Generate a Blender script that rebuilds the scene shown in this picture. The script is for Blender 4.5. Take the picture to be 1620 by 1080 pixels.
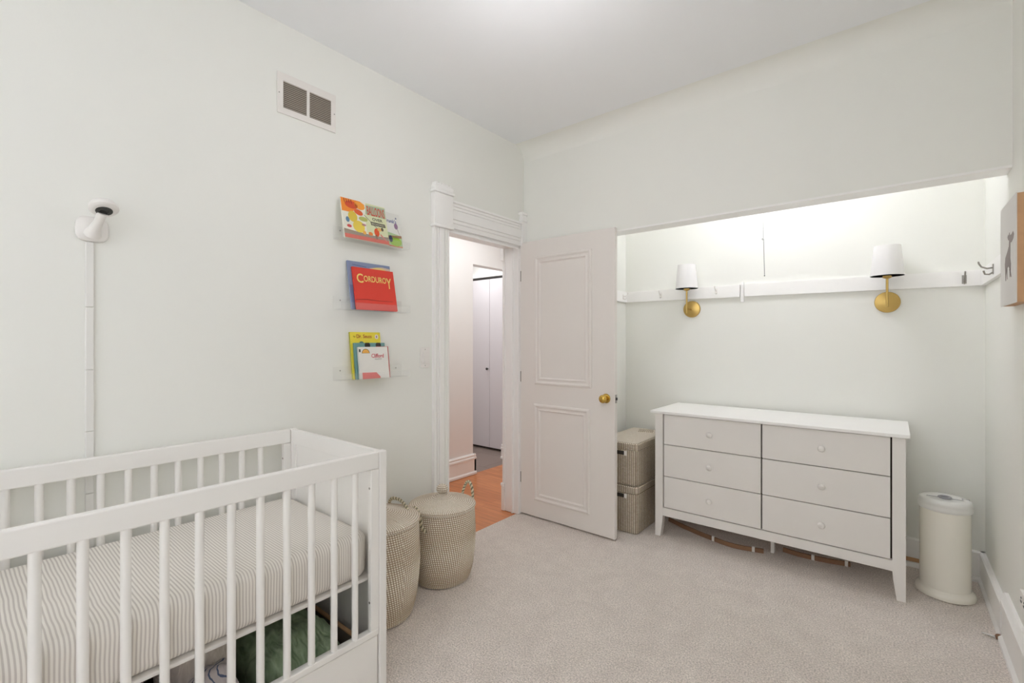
import bpy, bmesh, math, random
from mathutils import Vector, Matrix, noise
random.seed(7)
PI = math.pi
for o in list(bpy.data.objects): bpy.data.objects.remove(o)
scn = bpy.context.scene
C = scn.collection

# ------------------------------------------------------------------ camera
CAMX, CAMH = 2.23, 1.32
cam_d = bpy.data.cameras.new('camera'); cam = bpy.data.objects.new('camera', cam_d); C.objects.link(cam)
cam.location = (CAMX, 0, CAMH)
cam.rotation_euler = (PI/2, 0, math.atan(605/736))
cam_d.sensor_width = 36; cam_d.lens = 36*736/1620; cam_d.clip_start = .02
scn.camera = cam
# ------------------------------------------------------------------ world, exposure
w = bpy.data.worlds.new('world'); scn.world = w; w.use_nodes = True
w.node_tree.nodes['Background'].inputs[0].default_value = (.86, .93, 1, 1)
w.node_tree.nodes['Background'].inputs[1].default_value = 1.0
scn.view_settings.view_transform = 'Standard'; scn.view_settings.look = 'None'
scn.view_settings.gamma = 1; scn.view_settings.exposure = 0.29
scn.view_settings.use_curve_mapping = False
scn.cycles.max_bounces = 16; scn.cycles.diffuse_bounces = 12; scn.cycles.transparent_max_bounces = 16
# ------------------------------------------------------------------ lights
def area(name, loc, rot, sx, sy, power, col=(1, 1, 1)):
    d = bpy.data.lights.new(name, 'AREA'); d.shape = 'RECTANGLE'; d.size = sx; d.size_y = sy
    d.energy = power; d.color = col
    o = bpy.data.objects.new(name, d); C.objects.link(o); o.location = loc; o.rotation_euler = rot
    return o
def point(name, loc, r, power, col=(1, 1, 1)):
    d = bpy.data.lights.new(name, 'POINT'); d.energy = power; d.shadow_soft_size = r; d.color = col
    o = bpy.data.objects.new(name, d); C.objects.link(o); o.location = loc
    return o
area('window_daylight', (1.45, -1.93, 1.55), (-PI/2-.3, 0, 0), 1.35, 1.55, 72, (.985, .988, 1.075))
area('side_window_daylight', (2.645, -.95, 1.6), (0, PI/2, 0), 1.4, 1.0, 7, (.985, .988, 1.075))
area('hall_light', (-.45, 2.9, 2.5), (0, 0, 0), .5, 1.2, 7.5, (.96, 1, 1.03))
area('far_hall_light', (-1.6, 3.75, 2.4), (0, 0, 0), .3, .3, 6.5, (.96, 1, 1))
point('ceiling_lamp_glow', (1.14, 1.44, 2.33), .14, 5, (1, .985, 1.04))
point('closet_bulb_glow', (1.62, 3.10, 2.64), .055, 10, (.99, .985, 1.1))

# ------------------------------------------------------------------ materials
def srgb(r, g, b):
    f = lambda c: (c/255/12.92 if c/255 <= .04045 else ((c/255+.055)/1.055)**2.4)
    return (f(r), f(g), f(b), 1)
def mat(name, col, rough=.5, metal=0, bump=0, bscale=200, var=0, vscale=3, spec=.5, **kw):
    m = bpy.data.materials.new(name); m.use_nodes = True
    nt = m.node_tree; N = nt.nodes; L = nt.links; b = N['Principled BSDF']
    b.inputs['Base Color'].default_value = srgb(*col)
    b.inputs['Roughness'].default_value = rough; b.inputs['Metallic'].default_value = metal
    b.inputs['Specular IOR Level'].default_value = spec
    tc = N.new('ShaderNodeTexCoord')
    if var:
        n = N.new('ShaderNodeTexNoise'); n.inputs['Scale'].default_value = vscale; n.inputs['Detail'].default_value = 4
        L.new(tc.outputs['Object'], n.inputs['Vector'])
        mx = N.new('ShaderNodeMix'); mx.data_type = 'RGBA'
        c = srgb(*col); mx.inputs[6].default_value = tuple(x*(1-var) for x in c[:3])+(1,); mx.inputs[7].default_value = tuple(min(1, x*(1+var)) for x in c[:3])+(1,)
        L.new(n.outputs['Fac'], mx.inputs[0]); L.new(mx.outputs[2], b.inputs['Base Color'])
    if bump:
        n = N.new('ShaderNodeTexNoise'); n.inputs['Scale'].default_value = bscale; n.inputs['Detail'].default_value = 3
        L.new(tc.outputs['Object'], n.inputs['Vector'])
        bp = N.new('ShaderNodeBump'); bp.inputs['Strength'].default_value = bump; bp.inputs['Distance'].default_value = .002
        L.new(n.outputs['Fac'], bp.inputs['Height']); L.new(bp.outputs['Normal'], b.inputs['Normal'])
    return m
M = {}
M['wall'] = mat('pale_mint_wall_paint', (236, 236.4, 231), .55, bump=.06, bscale=140, spec=.3)
M['ceil'] = mat('ceiling_paint', (242, 244, 246), .7, bump=.05, bscale=120, spec=.2)
M['trim'] = mat('white_trim_paint', (244, 243, 241), .35, bump=.04, bscale=60, spec=.4)
M['door'] = mat('door_paint', (232, 227, 222), .38, bump=.05, bscale=50, spec=.4)
M['hallwall'] = mat('hall_wall_paint', (236, 233, 230), .6, spec=.3)
M['bifold'] = mat('bifold_paint', (226, 220, 224), .45)
M['crib'] = mat('crib_white', (238, 236, 232), .38, bump=.05, bscale=40, spec=.45)
M['dresser'] = mat('dresser_white', (236, 233, 229), .4, bump=.03, bscale=60)
M['dtop'] = mat('dresser_top_lit_white', (248, 247, 245), .35)  # whiter than the case; closet light on the top is put into the colour
M['gap'] = mat('painted_gap_shade', (70, 62, 56), .9)  # dark colour stands in for the shade inside narrow gaps
M['white'] = mat('white_plastic', (236, 233, 229), .3)
M['whitemetal'] = mat('white_metal', (232, 228, 223), .4)
M['ventdark'] = mat('vent_duct', (120, 112, 100), .8)
M['slatm'] = mat('vent_slat', (196, 188, 176), .5)
M['black'] = mat('black_gloss', (28, 26, 22), .15)
M['dark'] = mat('dark_metal', (52, 48, 46), .45)
M['steel'] = mat('brushed_steel', (160, 156, 150), .3, metal=1)
M['chrome'] = mat('chrome', (205, 205, 208), .15, metal=1)
M['brass'] = mat('satin_brass', (196, 166, 100), .32, metal=1, bump=.05, bscale=90)
M['brassp'] = mat('polished_brass', (206, 172, 88), .12, metal=1)
M['linen'] = mat('white_linen', (250, 249, 249), .85, bump=.3, bscale=500)
_nt = M['linen'].node_tree; _b = _nt.nodes['Principled BSDF']; _t = _nt.nodes.new('ShaderNodeBsdfTranslucent'); _t.inputs[0].default_value = srgb(244, 242, 240)
_m = _nt.nodes.new('ShaderNodeMixShader'); _m.inputs[0].default_value = .22; _nt.links.new(_b.outputs[0], _m.inputs[1]); _nt.links.new(_t.outputs[0], _m.inputs[2]); _nt.links.new(_m.outputs[0], _nt.nodes['Material Output'].inputs[0])
M['pail'] = mat('cream_enamel', (238, 235, 224), .22, spec=.6)
M['pail2'] = mat('white_lid_plastic', (228, 228, 224), .3)
M['greyp'] = mat('grey_plastic', (160, 160, 164), .35)
M['greyd'] = mat('grey_slot', (96, 98, 100), .5)
M['tan'] = mat('tan_plywood', (200, 158, 118), .6, var=.12, vscale=30)
M['brown'] = mat('brown_wood', (142, 106, 80), .55, var=.15, vscale=25)
M['canvas'] = mat('white_panel_front', (222, 220, 217), .7, bump=.2, bscale=300)
M['giraffe'] = mat('giraffe_grey', (150, 140, 138), .8)
M['darkwood'] = mat('crib_drawer_inside', (120, 108, 98), .7, var=.1, vscale=20)
M['glassbulb'] = mat('opal_glass', (240, 238, 232), .3)

def carpet():
    m = bpy.data.materials.new('grey_carpet'); m.use_nodes = True; nt = m.node_tree; N = nt.nodes; L = nt.links; b = N['Principled BSDF']
    b.inputs['Roughness'].default_value = .95; b.inputs['Specular IOR Level'].default_value = .1
    b.inputs['Sheen Weight'].default_value = .25; b.inputs['Sheen Roughness'].default_value = .5
    tc = N.new('ShaderNodeTexCoord')
    n1 = N.new('ShaderNodeTexNoise'); n1.inputs['Scale'].default_value = 9; n1.inputs['Detail'].default_value = 6; n1.inputs['Roughness'].default_value = .62; n1.inputs['Distortion'].default_value = .6
    n2 = N.new('ShaderNodeTexNoise'); n2.inputs['Scale'].default_value = 150; n2.inputs['Detail'].default_value = 2
    n3 = N.new('ShaderNodeTexVoronoi'); n3.inputs['Scale'].default_value = 230
    for n in (n1, n2, n3): L.new(tc.outputs['Object'], n.inputs['Vector'])
    r = N.new('ShaderNodeValToRGB'); r.color_ramp.elements[0].position = .32; r.color_ramp.elements[1].position = .68
    r.color_ramp.elements[0].color = srgb(228, 218, 210); r.color_ramp.elements[1].color = srgb(240, 231, 223)
    L.new(n1.outputs['Fac'], r.inputs[0])
    r2 = N.new('ShaderNodeValToRGB'); r2.color_ramp.elements[0].position = .3; r2.color_ramp.elements[1].position = .7
    r2.color_ramp.elements[0].color = (.62, .61, .60, 1); r2.color_ramp.elements[1].color = (1.14, 1.14, 1.14, 1)
    L.new(n2.outputs['Fac'], r2.inputs[0])
    mx = N.new('ShaderNodeMix'); mx.data_type = 'RGBA'; mx.blend_type = 'MULTIPLY'; mx.inputs[0].default_value = 1
    L.new(r.outputs[0], mx.inputs[6]); L.new(r2.outputs[0], mx.inputs[7]); L.new(mx.outputs[2], b.inputs['Base Color'])
    ad = N.new('ShaderNodeMath'); ad.operation = 'ADD'; L.new(n2.outputs['Fac'], ad.inputs[0]); L.new(n3.outputs['Distance'], ad.inputs[1])
    bp = N.new('ShaderNodeBump'); bp.inputs['Strength'].default_value = .7; bp.inputs['Distance'].default_value = .004
    L.new(ad.outputs[0], bp.inputs['Height']); L.new(bp.outputs['Normal'], b.inputs['Normal'])
    return m
M['carpet'] = carpet()
def bricks(name, w, h, c1, c2, cm, mortar, offset=.5, coord='Object', rough=.5, bump=.3, bdist=.002, grain=0, swap=False, bias=0, shear=0, smooth=.1):
    m = bpy.data.materials.new(name); m.use_nodes = True; nt = m.node_tree; N = nt.nodes; L = nt.links; b = N['Principled BSDF']
    b.inputs['Roughness'].default_value = rough
    tc = N.new('ShaderNodeTexCoord'); out = tc.outputs[coord]
    if swap or shear:
        sp = N.new('ShaderNodeSeparateXYZ'); cb = N.new('ShaderNodeCombineXYZ'); L.new(out, sp.inputs[0])
        if swap: L.new(sp.outputs[0], cb.inputs[1]); L.new(sp.outputs[1], cb.inputs[0])
        else:
            ma = N.new('ShaderNodeMath'); ma.operation = 'MULTIPLY_ADD'; ma.inputs[1].default_value = shear
            L.new(sp.outputs[1], ma.inputs[0]); L.new(sp.outputs[0], ma.inputs[2]); L.new(ma.outputs[0], cb.inputs[0]); L.new(sp.outputs[1], cb.inputs[1])
        out = cb.outputs[0]
    t = N.new('ShaderNodeTexBrick'); t.inputs['Scale'].default_value = 1
    t.inputs['Brick Width'].default_value = w; t.inputs['Row Height'].default_value = h
    t.inputs['Mortar Size'].default_value = mortar; t.inputs['Mortar Smooth'].default_value = smooth; t.offset = offset; t.inputs['Bias'].default_value = bias
    t.inputs['Color1'].default_value = srgb(*c1); t.inputs['Color2'].default_value = srgb(*c2); t.inputs['Mortar'].default_value = srgb(*cm)
    L.new(out, t.inputs['Vector']); col = t.outputs['Color']
    if grain:
        mp = N.new('ShaderNodeMapping'); mp.inputs['Scale'].default_value = (4, 60, 1) if not swap else (4, 60, 1)
        n = N.new('ShaderNodeTexNoise'); n.inputs['Scale'].default_value = 1; n.inputs['Detail'].default_value = 6
        L.new(tc.outputs[coord], mp.inputs[0]); L.new(mp.outputs[0], n.inputs['Vector'])
        r = N.new('ShaderNodeValToRGB'); r.color_ramp.elements[0].color = (1-grain,)*3+(1,); r.color_ramp.elements[1].color = (1+grain*.6,)*3+(1,)
        r.color_ramp.elements[0].position = .3; r.color_ramp.elements[1].position = .7
        L.new(n.outputs['Fac'], r.inputs[0])
        mx = N.new('ShaderNodeMix'); mx.data_type = 'RGBA'; mx.blend_type = 'MULTIPLY'; mx.inputs[0].default_value = 1
        L.new(col, mx.inputs[6]); L.new(r.outputs[0], mx.inputs[7]); col = mx.outputs[2]
    L.new(col, b.inputs['Base Color'])
    bp = N.new('ShaderNodeBump'); bp.inputs['Strength'].default_value = bump; bp.inputs['Distance'].default_value = bdist; bp.invert = True
    L.new(t.outputs['Fac'], bp.inputs['Height']); L.new(bp.outputs['Normal'], b.inputs['Normal'])
    return m
M['wood'] = bricks('oak_strip_floor', .9, .057, (218, 142, 88), (200, 124, 72), (168, 100, 60), .0012, .37, rough=.3, bump=.1, grain=.16)
M['tile'] = bricks('grey_brown_tile', .45, .45, (150, 132, 124), (142, 126, 118), (120, 106, 100), .004, .5, rough=.4, bump=.2)
M['weave'] = bricks('seagrass_weave', .0122, .0112, (252, 246, 234), (244, 236, 220), (166, 145, 120), .0024, 0, coord='UV', rough=.8, bump=.6, bdist=.003, shear=.18, smooth=.35)
M['weavelid'] = bricks('seagrass_lid_weave', .0105, .0112, (252, 245, 234), (242, 234, 220), (172, 152, 130), .0021, 0, coord='UV', rough=.8, bump=.6, bdist=.003, shear=.1, smooth=.35)
M['rush'] = bricks('woven_box_side', .0135, .0085, (246, 238, 222), (232, 222, 202), (112, 94, 74), .0021, 0, coord='UV', rough=.85, bump=.6, bdist=.003, smooth=.3)
M['rushtop'] = bricks('woven_box_lid_top', .006, .012, (226, 218, 206), (216, 206, 192), (192, 180, 162), .0009, .5, coord='UV', rough=.85, bump=.4, bdist=.002, smooth=.3)

def stripes():
    m = bpy.data.materials.new('striped_sheet'); m.use_nodes = True; nt = m.node_tree; N = nt.nodes; L = nt.links; b = N['Principled BSDF']
    b.inputs['Roughness'].default_value = .9; b.inputs['Specular IOR Level'].default_value = .15
    tc = N.new('ShaderNodeTexCoord'); sp = N.new('ShaderNodeSeparateXYZ')
    n = N.new('ShaderNodeTexNoise'); n.inputs['Scale'].default_value = 5; n.inputs['Detail'].default_value = 2; L.new(tc.outputs['Object'], n.inputs['Vector'])
    L.new(tc.outputs['Object'], sp.inputs[0])
    a = N.new('ShaderNodeMath'); a.operation = 'MULTIPLY_ADD'; a.inputs[1].default_value = .012; L.new(n.outputs['Fac'], a.inputs[0]); L.new(sp.outputs[1], a.inputs[2])
    k = N.new('ShaderNodeMath'); k.operation = 'MULTIPLY'; k.inputs[1].default_value = 2*PI/.0090; L.new(a.outputs[0], k.inputs[0])
    s = N.new('ShaderNodeMath'); s.operation = 'SINE'; L.new(k.outputs[0], s.inputs[0])
    r = N.new('ShaderNodeValToRGB'); r.color_ramp.elements[0].position = .0; r.color_ramp.elements[1].position = 1
    mr = N.new('ShaderNodeMapRange'); mr.inputs[1].default_value = -1; L.new(s.outputs[0], mr.inputs[0]); L.new(mr.outputs[0], r.inputs[0])
    r.color_ramp.elements[0].color = srgb(204, 198, 192); r.color_ramp.elements[1].color = srgb(236, 232, 225)
    e = r.color_ramp.elements.new(.26); e.color = srgb(204, 197, 190)
    e = r.color_ramp.elements.new(.5); e.color = srgb(234, 229, 222)
    L.new(r.outputs[0], b.inputs['Base Color'])
    n2 = N.new('ShaderNodeTexNoise'); n2.inputs['Scale'].default_value = 14; L.new(tc.outputs['Object'], n2.inputs['Vector'])
    bp = N.new('ShaderNodeBump'); bp.inputs['Strength'].default_value = .25; bp.inputs['Distance'].default_value = .01
    L.new(n2.outputs['Fac'], bp.inputs['Height']); L.new(bp.outputs['Normal'], b.inputs['Normal'])
    return m
M['stripe'] = stripes()
def cloth(name, c1, c2, sc=18, quilt=0):
    m = bpy.data.materials.new(name); m.use_nodes = True; nt = m.node_tree; N = nt.nodes; L = nt.links; b = N['Principled BSDF']
    b.inputs['Roughness'].default_value = .8; b.inputs['Sheen Weight'].default_value = .15
    tc = N.new('ShaderNodeTexCoord'); mp = N.new('ShaderNodeMapping'); mp.inputs['Scale'].default_value = (1, 3.2, 1); mp.inputs['Rotation'].default_value = (0, 0, .5)
    L.new(tc.outputs['Object'], mp.inputs[0])
    n = N.new('ShaderNodeTexNoise'); n.inputs['Scale'].default_value = sc; n.inputs['Detail'].default_value = 5; n.inputs['Distortion'].default_value = 1.2; L.new(mp.outputs[0], n.inputs['Vector'])
    r = N.new('ShaderNodeValToRGB'); r.color_ramp.elements[0].color = srgb(*c1); r.color_ramp.elements[1].color = srgb(*c2); r.color_ramp.elements[0].position = .35; r.color_ramp.elements[1].position = .65
    L.new(n.outputs['Fac'], r.inputs[0]); L.new(r.outputs[0], b.inputs['Base Color'])
    bp = N.new('ShaderNodeBump'); bp.inputs['Strength'].default_value = .8; bp.inputs['Distance'].default_value = .012
    L.new(n.outputs['Fac'], bp.inputs['Height']); L.new(bp.outputs['Normal'], b.inputs['Normal'])
    return m
M['green'] = cloth('green_quilt', (112, 136, 104), (166, 186, 152), 11)
M['greycloth'] = cloth('grey_cloth', (180, 168, 168), (206, 196, 194), 8)
M['beige'] = cloth('beige_cloth', (224, 212, 200), (240, 230, 220), 12)
def checkcloth():
    m = cloth('blue_striped_cloth', (186, 178, 178), (206, 200, 200), 10); nt = m.node_tree; N = nt.nodes; L = nt.links
    tc = N.new('ShaderNodeTexCoord'); wv = N.new('ShaderNodeTexWave'); wv.inputs['Scale'].default_value = 24; wv.inputs['Distortion'].default_value = 5; wv.bands_direction = 'DIAGONAL'
    L.new(tc.outputs['Object'], wv.inputs[0]); r = N.new('ShaderNodeValToRGB'); r.color_ramp.elements[0].position = .82; r.color_ramp.elements[1].position = .9
    r.color_ramp.elements[0].color = srgb(196, 188, 188); r.color_ramp.elements[1].color = srgb(84, 96, 124); L.new(wv.outputs[0], r.inputs[0])
    L.new(r.outputs[0], N['Principled BSDF'].inputs['Base Color']); return m
M['bluestripe'] = checkcloth()
def rope():
    m = bpy.data.materials.new('two_tone_rope'); m.use_nodes = True; nt = m.node_tree; N = nt.nodes; L = nt.links; b = N['Principled BSDF']; b.inputs['Roughness'].default_value = .85
    tc = N.new('ShaderNodeTexCoord'); sp = N.new('ShaderNodeSeparateXYZ'); L.new(tc.outputs['UV'], sp.inputs[0])
    a = N.new('ShaderNodeMath'); a.operation = 'MULTIPLY_ADD'; a.inputs[1].default_value = 55; L.new(sp.outputs[1], a.inputs[0]); L.new(sp.outputs[0], a.inputs[2])
    f = N.new('ShaderNodeMath'); f.operation = 'FRACT'; L.new(a.outputs[0], f.inputs[0])
    r = N.new('ShaderNodeValToRGB'); r.color_ramp.interpolation = 'CONSTANT'; r.color_ramp.elements[0].color = srgb(220, 208, 180); r.color_ramp.elements[1].position = .58; r.color_ramp.elements[1].color = srgb(138, 132, 104)
    L.new(f.outputs[0], r.inputs[0]); L.new(r.outputs[0], b.inputs['Base Color']); return m
M['rope'] = rope()
def acrylic():
    m = bpy.data.materials.new('clear_acrylic'); m.use_nodes = True; nt = m.node_tree; N = nt.nodes; L = nt.links
    N.remove(N['Principled BSDF']); out = N['Material Output']
    tr = N.new('ShaderNodeBsdfTransparent'); gl = N.new('ShaderNodeBsdfGlossy'); gl.inputs['Roughness'].default_value = .08
    df = N.new('ShaderNodeBsdfDiffuse'); df.inputs['Color'].default_value = (.86, .87, .85, 1)  # faint white diffuse stands in for reflected haze on the ledges
    lw = N.new('ShaderNodeLayerWeight'); lw.inputs['Blend'].default_value = .12; ge = N.new('ShaderNodeNewGeometry')
    m1 = N.new('ShaderNodeMixShader'); m1.inputs[0].default_value = .10; L.new(tr.outputs[0], m1.inputs[1]); L.new(df.outputs[0], m1.inputs[2])
    m2 = N.new('ShaderNodeMixShader'); L.new(lw.outputs['Fresnel'], m2.inputs[0]); L.new(m1.outputs[0], m2.inputs[1]); L.new(gl.outputs[0], m2.inputs[2])
    m3 = N.new('ShaderNodeMixShader'); L.new(ge.outputs['Backfacing'], m3.inputs[0]); L.new(m2.outputs[0], m3.inputs[1]); L.new(tr.outputs[0], m3.inputs[2])
    L.new(m3.outputs[0], out.inputs['Surface']); return m
M['acrylic'] = acrylic()
def emis(name, col, s):
    m = bpy.data.materials.new(name); m.use_nodes = True; b = m.node_tree.nodes['Principled BSDF']
    b.inputs['Base Color'].default_value = srgb(*col); b.inputs['Emission Color'].default_value = srgb(*col); b.inputs['Emission Strength'].default_value = s; return m
M['lampglass'] = emis('lit_opal_dome', (255, 244, 228), .5)
M['bulb'] = emis('lit_bulb', (255, 246, 232), 12)
M['bulboff'] = M['glassbulb']
def window_glass():
    m = bpy.data.materials.new('window_glass'); m.use_nodes = True; b = m.node_tree.nodes['Principled BSDF']
    b.inputs['Transmission Weight'].default_value = 1; b.inputs['Roughness'].default_value = 0; b.inputs['IOR'].default_value = 1.45; return m
M['glass'] = window_glass()
_cc = {}
def flat(r, g, b, rough=.45):
    k = (r, g, b)
    if k not in _cc: _cc[k] = mat('print_ink_%d' % (len(_cc)+1), k, rough)
    return _cc[k]

# ------------------------------------------------------------------ mesh builder
class MB:
    def __init__(s, mat=None): s.v = []; s.f = []; s.m = []; s.uv = []; s.sm = []; s.mats = []; s.cur = mat
    def mi(s, m):
        m = m or s.cur
        if m not in s.mats: s.mats.append(m)
        return s.mats.index(m)
    def add(s, verts, faces, mat=None, uvs=None, smooth=False):
        o = len(s.v); s.v += [tuple(v) for v in verts]; i = s.mi(mat)
        for k, f in enumerate(faces):
            s.f.append([o+j for j in f]); s.m.append(i); s.sm.append(smooth)
            if uvs: s.uv.append(uvs[k])
            else:
                p = [Vector(verts[j]) for j in f]; n = Vector((0, 0, 0))
                for a in range(len(p)): n += (p[a]-p[0]).cross(p[(a+1) % len(p)]-p[0])
                a = max(range(3), key=lambda q: abs(n[q]))
                s.uv.append([((q.y, q.z), (q.x, q.z), (q.x, q.y))[a] for q in p])
        return s
    def box(s, x0, x1, y0, y1, z0, z1, b=0, mat=None, seg=2, smooth=None):
        bm = bmesh.new(); bmesh.ops.create_cube(bm, size=1)
        bmesh.ops.scale(bm, vec=(abs(x1-x0), abs(y1-y0), abs(z1-z0)), verts=bm.verts)
        bmesh.ops.translate(bm, vec=((x0+x1)/2, (y0+y1)/2, (z0+z1)/2), verts=bm.verts)
        if b: bmesh.ops.bevel(bm, geom=list(bm.edges), offset=min(b, .49*min(abs(x1-x0), abs(y1-y0), abs(z1-z0))), segments=seg, affect='EDGES', profile=.5)
        s.bm(bm, mat, False if smooth is None else smooth); return s
    def bm(s, bm, mat=None, smooth=False, mx=None):
        if mx is not None: bm.transform(mx)
        bm.verts.ensure_lookup_table()
        for i, v in enumerate(bm.verts): v.index = i
        s.add([v.co[:] for v in bm.verts], [[v.index for v in f.verts] for f in bm.faces], mat, smooth=smooth); bm.free()
    def lathe(s, prof, c, n=48, mat=None, axis='z', smooth=True, a0=0, uvs=1.0):
        # prof: (r, h) list bottom to top around c
        vs = []; fs = []; uv = []; L = [0]
        for i in range(1, len(prof)): L.append(L[-1]+math.dist(prof[i], prof[i-1]))
        R = max(p[0] for p in prof)
        A = {'z': lambda r, h, t: (r*math.cos(t), r*math.sin(t), h), 'x': lambda r, h, t: (h, r*math.cos(t), r*math.sin(t)),
             'y': lambda r, h, t: (r*math.sin(t), h, r*math.cos(t))}[axis]
        for r, h in prof:
            for k in range(n):
                p = A(r, h, a0+2*PI*k/n); vs.append((c[0]+p[0], c[1]+p[1], c[2]+p[2]))
        for i in range(len(prof)-1):
            for k in range(n):
                k2 = (k+1) % n
                fs.append([i*n+k, i*n+k2, (i+1)*n+k2, (i+1)*n+k])
                u0, u1 = k/n*2*PI*R*uvs, (k+1)/n*2*PI*R*uvs
                uv.append([(u0, L[i]), (u1, L[i]), (u1, L[i+1]), (u0, L[i+1])])
        s.add(vs, fs, mat, uv, smooth)
        if prof[0][0] > 1e-5: s.add([vs[k] for k in range(n)], [list(range(n))[::-1]], mat)
        if prof[-1][0] > 1e-5: s.add([vs[(len(prof)-1)*n+k] for k in range(n)], [list(range(n))], mat)
        return s
    def tube(s, pts, r, n=8, mat=None, smooth=True, closed=False):
        pts = [Vector(p) for p in pts]; rs = r if isinstance(r, (list, tuple)) else [r]*len(pts)
        vs = []; fs = []; uv = []; L = [0]; up = None
        for i, p in enumerate(pts):
            if i: L.append(L[-1]+(p-pts[i-1]).length)
            t = (pts[min(i+1, len(pts)-1)]-pts[max(i-1, 0)]).normalized()
            if up is None:
                up = t.cross(Vector((0, 0, 1)) if abs(t.z) < .9 else Vector((1, 0, 0))).normalized()
            up = (up-t*up.dot(t)).normalized(); w_ = t.cross(up)
            for k in range(n):
                a = 2*PI*k/n; vs.append(p+(up*math.cos(a)+w_*math.sin(a))*rs[i])
        for i in range(len(pts)-1):
            for k in range(n):
                k2 = (k+1) % n; fs.append([i*n+k, i*n+k2, (i+1)*n+k2, (i+1)*n+k])
                uv.append([(k/n, L[i]), ((k+1)/n, L[i]), ((k+1)/n, L[i+1]), (k/n, L[i+1])])
        s.add(vs, fs, mat, uv, smooth)
        s.add([vs[k] for k in range(n)], [list(range(n))[::-1]], mat); s.add(vs[-n:], [list(range(n))], mat)
        return s
    def prism(s, poly, p0, ax, ay, d, mat=None, smooth=False):
        # poly 2-D points -> p0 + ax*u + ay*v, extruded by vector d
        p0 = Vector(p0); ax = Vector(ax); ay = Vector(ay); d = Vector(d); n = len(poly)
        a = [p0+ax*u+ay*v for u, v in poly]; b = [q+d for q in a]
        flip = ax.cross(ay).dot(d) > 0
        area_ = sum(poly[i][0]*poly[(i+1) % n][1]-poly[(i+1) % n][0]*poly[i][1] for i in range(n))
        if area_ < 0: flip = not flip
        fs = [list(range(n))[::-1] if flip else list(range(n)), [n+i for i in range(n)] if flip else [n+i for i in range(n)][::-1]]
        for i in range(n):
            j = (i+1) % n; fs.append([i, j, n+j, n+i] if flip else [j, i, n+i, n+j])
        s.add(a+b, fs, mat, smooth=smooth); return s
    def build(s, name, parent=None):
        me = bpy.data.meshes.new(name); off = Vector((0, 0, 0)); p = parent
        while p is not None: off += p.location; p = p.parent
        me.from_pydata([tuple(Vector(v)-off) for v in s.v], [], s.f)
        for m in s.mats: me.materials.append(m)
        me.polygons.foreach_set('material_index', s.m); me.polygons.foreach_set('use_smooth', s.sm)
        ul = me.uv_layers.new(name='UVMap'); k = 0
        for u in s.uv:
            for q in u: ul.data[k].uv = q; k += 1
        me.update()
        o = bpy.data.objects.new(name, me); C.objects.link(o)
        if any(s.sm):
            try: me.set_sharp_from_angle(angle=math.radians(38))
            except Exception: pass
        if parent is not None: o.parent = parent
        return o
def thing(name, loc, label=None, cat=None, group=None, kind=None):
    o = bpy.data.objects.new(name, None); C.objects.link(o); o.location = loc; o.empty_display_size = .05
    return tag(o, label, cat, group, kind)
def tag(o, label=None, cat=None, group=None, kind=None):
    if label: o['label'] = label
    if cat: o['category'] = cat
    if group: o['group'] = group
    if kind: o['kind'] = kind
    return o
def single(mb, name, label, cat, group=None): return tag(mb.build(name), label, cat, group)
def struct(mb, name, parent=None):
    o = mb.build(name, parent)
    if parent is None: o['kind'] = 'structure'
    return o
def text_mesh(txt):
    cu = bpy.data.curves.new('t', 'FONT'); cu.body = txt; cu.size = 1; cu.resolution_u = 3; cu.offset = .012
    o = bpy.data.objects.new('t', cu); C.objects.link(o); dg = bpy.context.evaluated_depsgraph_get()
    me = bpy.data.meshes.new_from_object(o.evaluated_get(dg)); vs = [v.co[:] for v in me.vertices]; fs = [list(p.vertices) for p in me.polygons]
    bpy.data.objects.remove(o); bpy.data.curves.remove(cu); bpy.data.meshes.remove(me); return vs, fs
def put_text(mb, txt, fr, u, v, wd, ht, mat, lift=.0006, bend=None):
    vs, fs = text_mesh(txt)
    x0 = min(p[0] for p in vs); x1 = max(p[0] for p in vs); y0 = min(p[1] for p in vs); y1 = max(p[1] for p in vs)
    out = []
    for p in vs:
        a = (p[0]-x0)/(x1-x0); b = (p[1]-y0)/(y1-y0); du = u+a*wd; dv = v+b*ht
        if bend: dv += bend(a, b)
        out.append(fr(du, dv, lift))
    mb.add(out, fs, mat)

# ------------------------------------------------------------------ the room shell
RX, RY, CY, ZC, YB = 2.615, 2.86, 3.62, 2.82, -2.0      # right wall, header face, closet back, ceiling, rear wall
DZ = 2.055                                              # door opening height
struct(MB(M['carpet']).box(-.012, RX+.02, YB, CY, -.05, 0), 'floor')
m = MB(M['ceil']).box(-.12, RX+.12, YB-.1, CY+.1, ZC, ZC+.08); struct(m, 'ceiling')
m = MB(M['wall'])                                       # left wall with door opening Y 2.065..2.775
m.box(-.12, 0, YB, 2.06, -.05, ZC); m.box(-.12, 0, 2.06, 2.79, DZ+.01, ZC); m.box(-.12, 0, 2.79, RY, -.05, ZC)
struct(m, 'wall_left')
m = MB(M['wall']).box(RX, RX+.12, YB, -1.5, -.05, ZC).box(RX, RX+.12, -.4, CY, -.05, ZC).box(RX, RX+.12, -1.5, -.4, -.05, .85).box(RX, RX+.12, -1.5, -.4, 2.35, ZC)
struct(m, 'wall_right')
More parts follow.
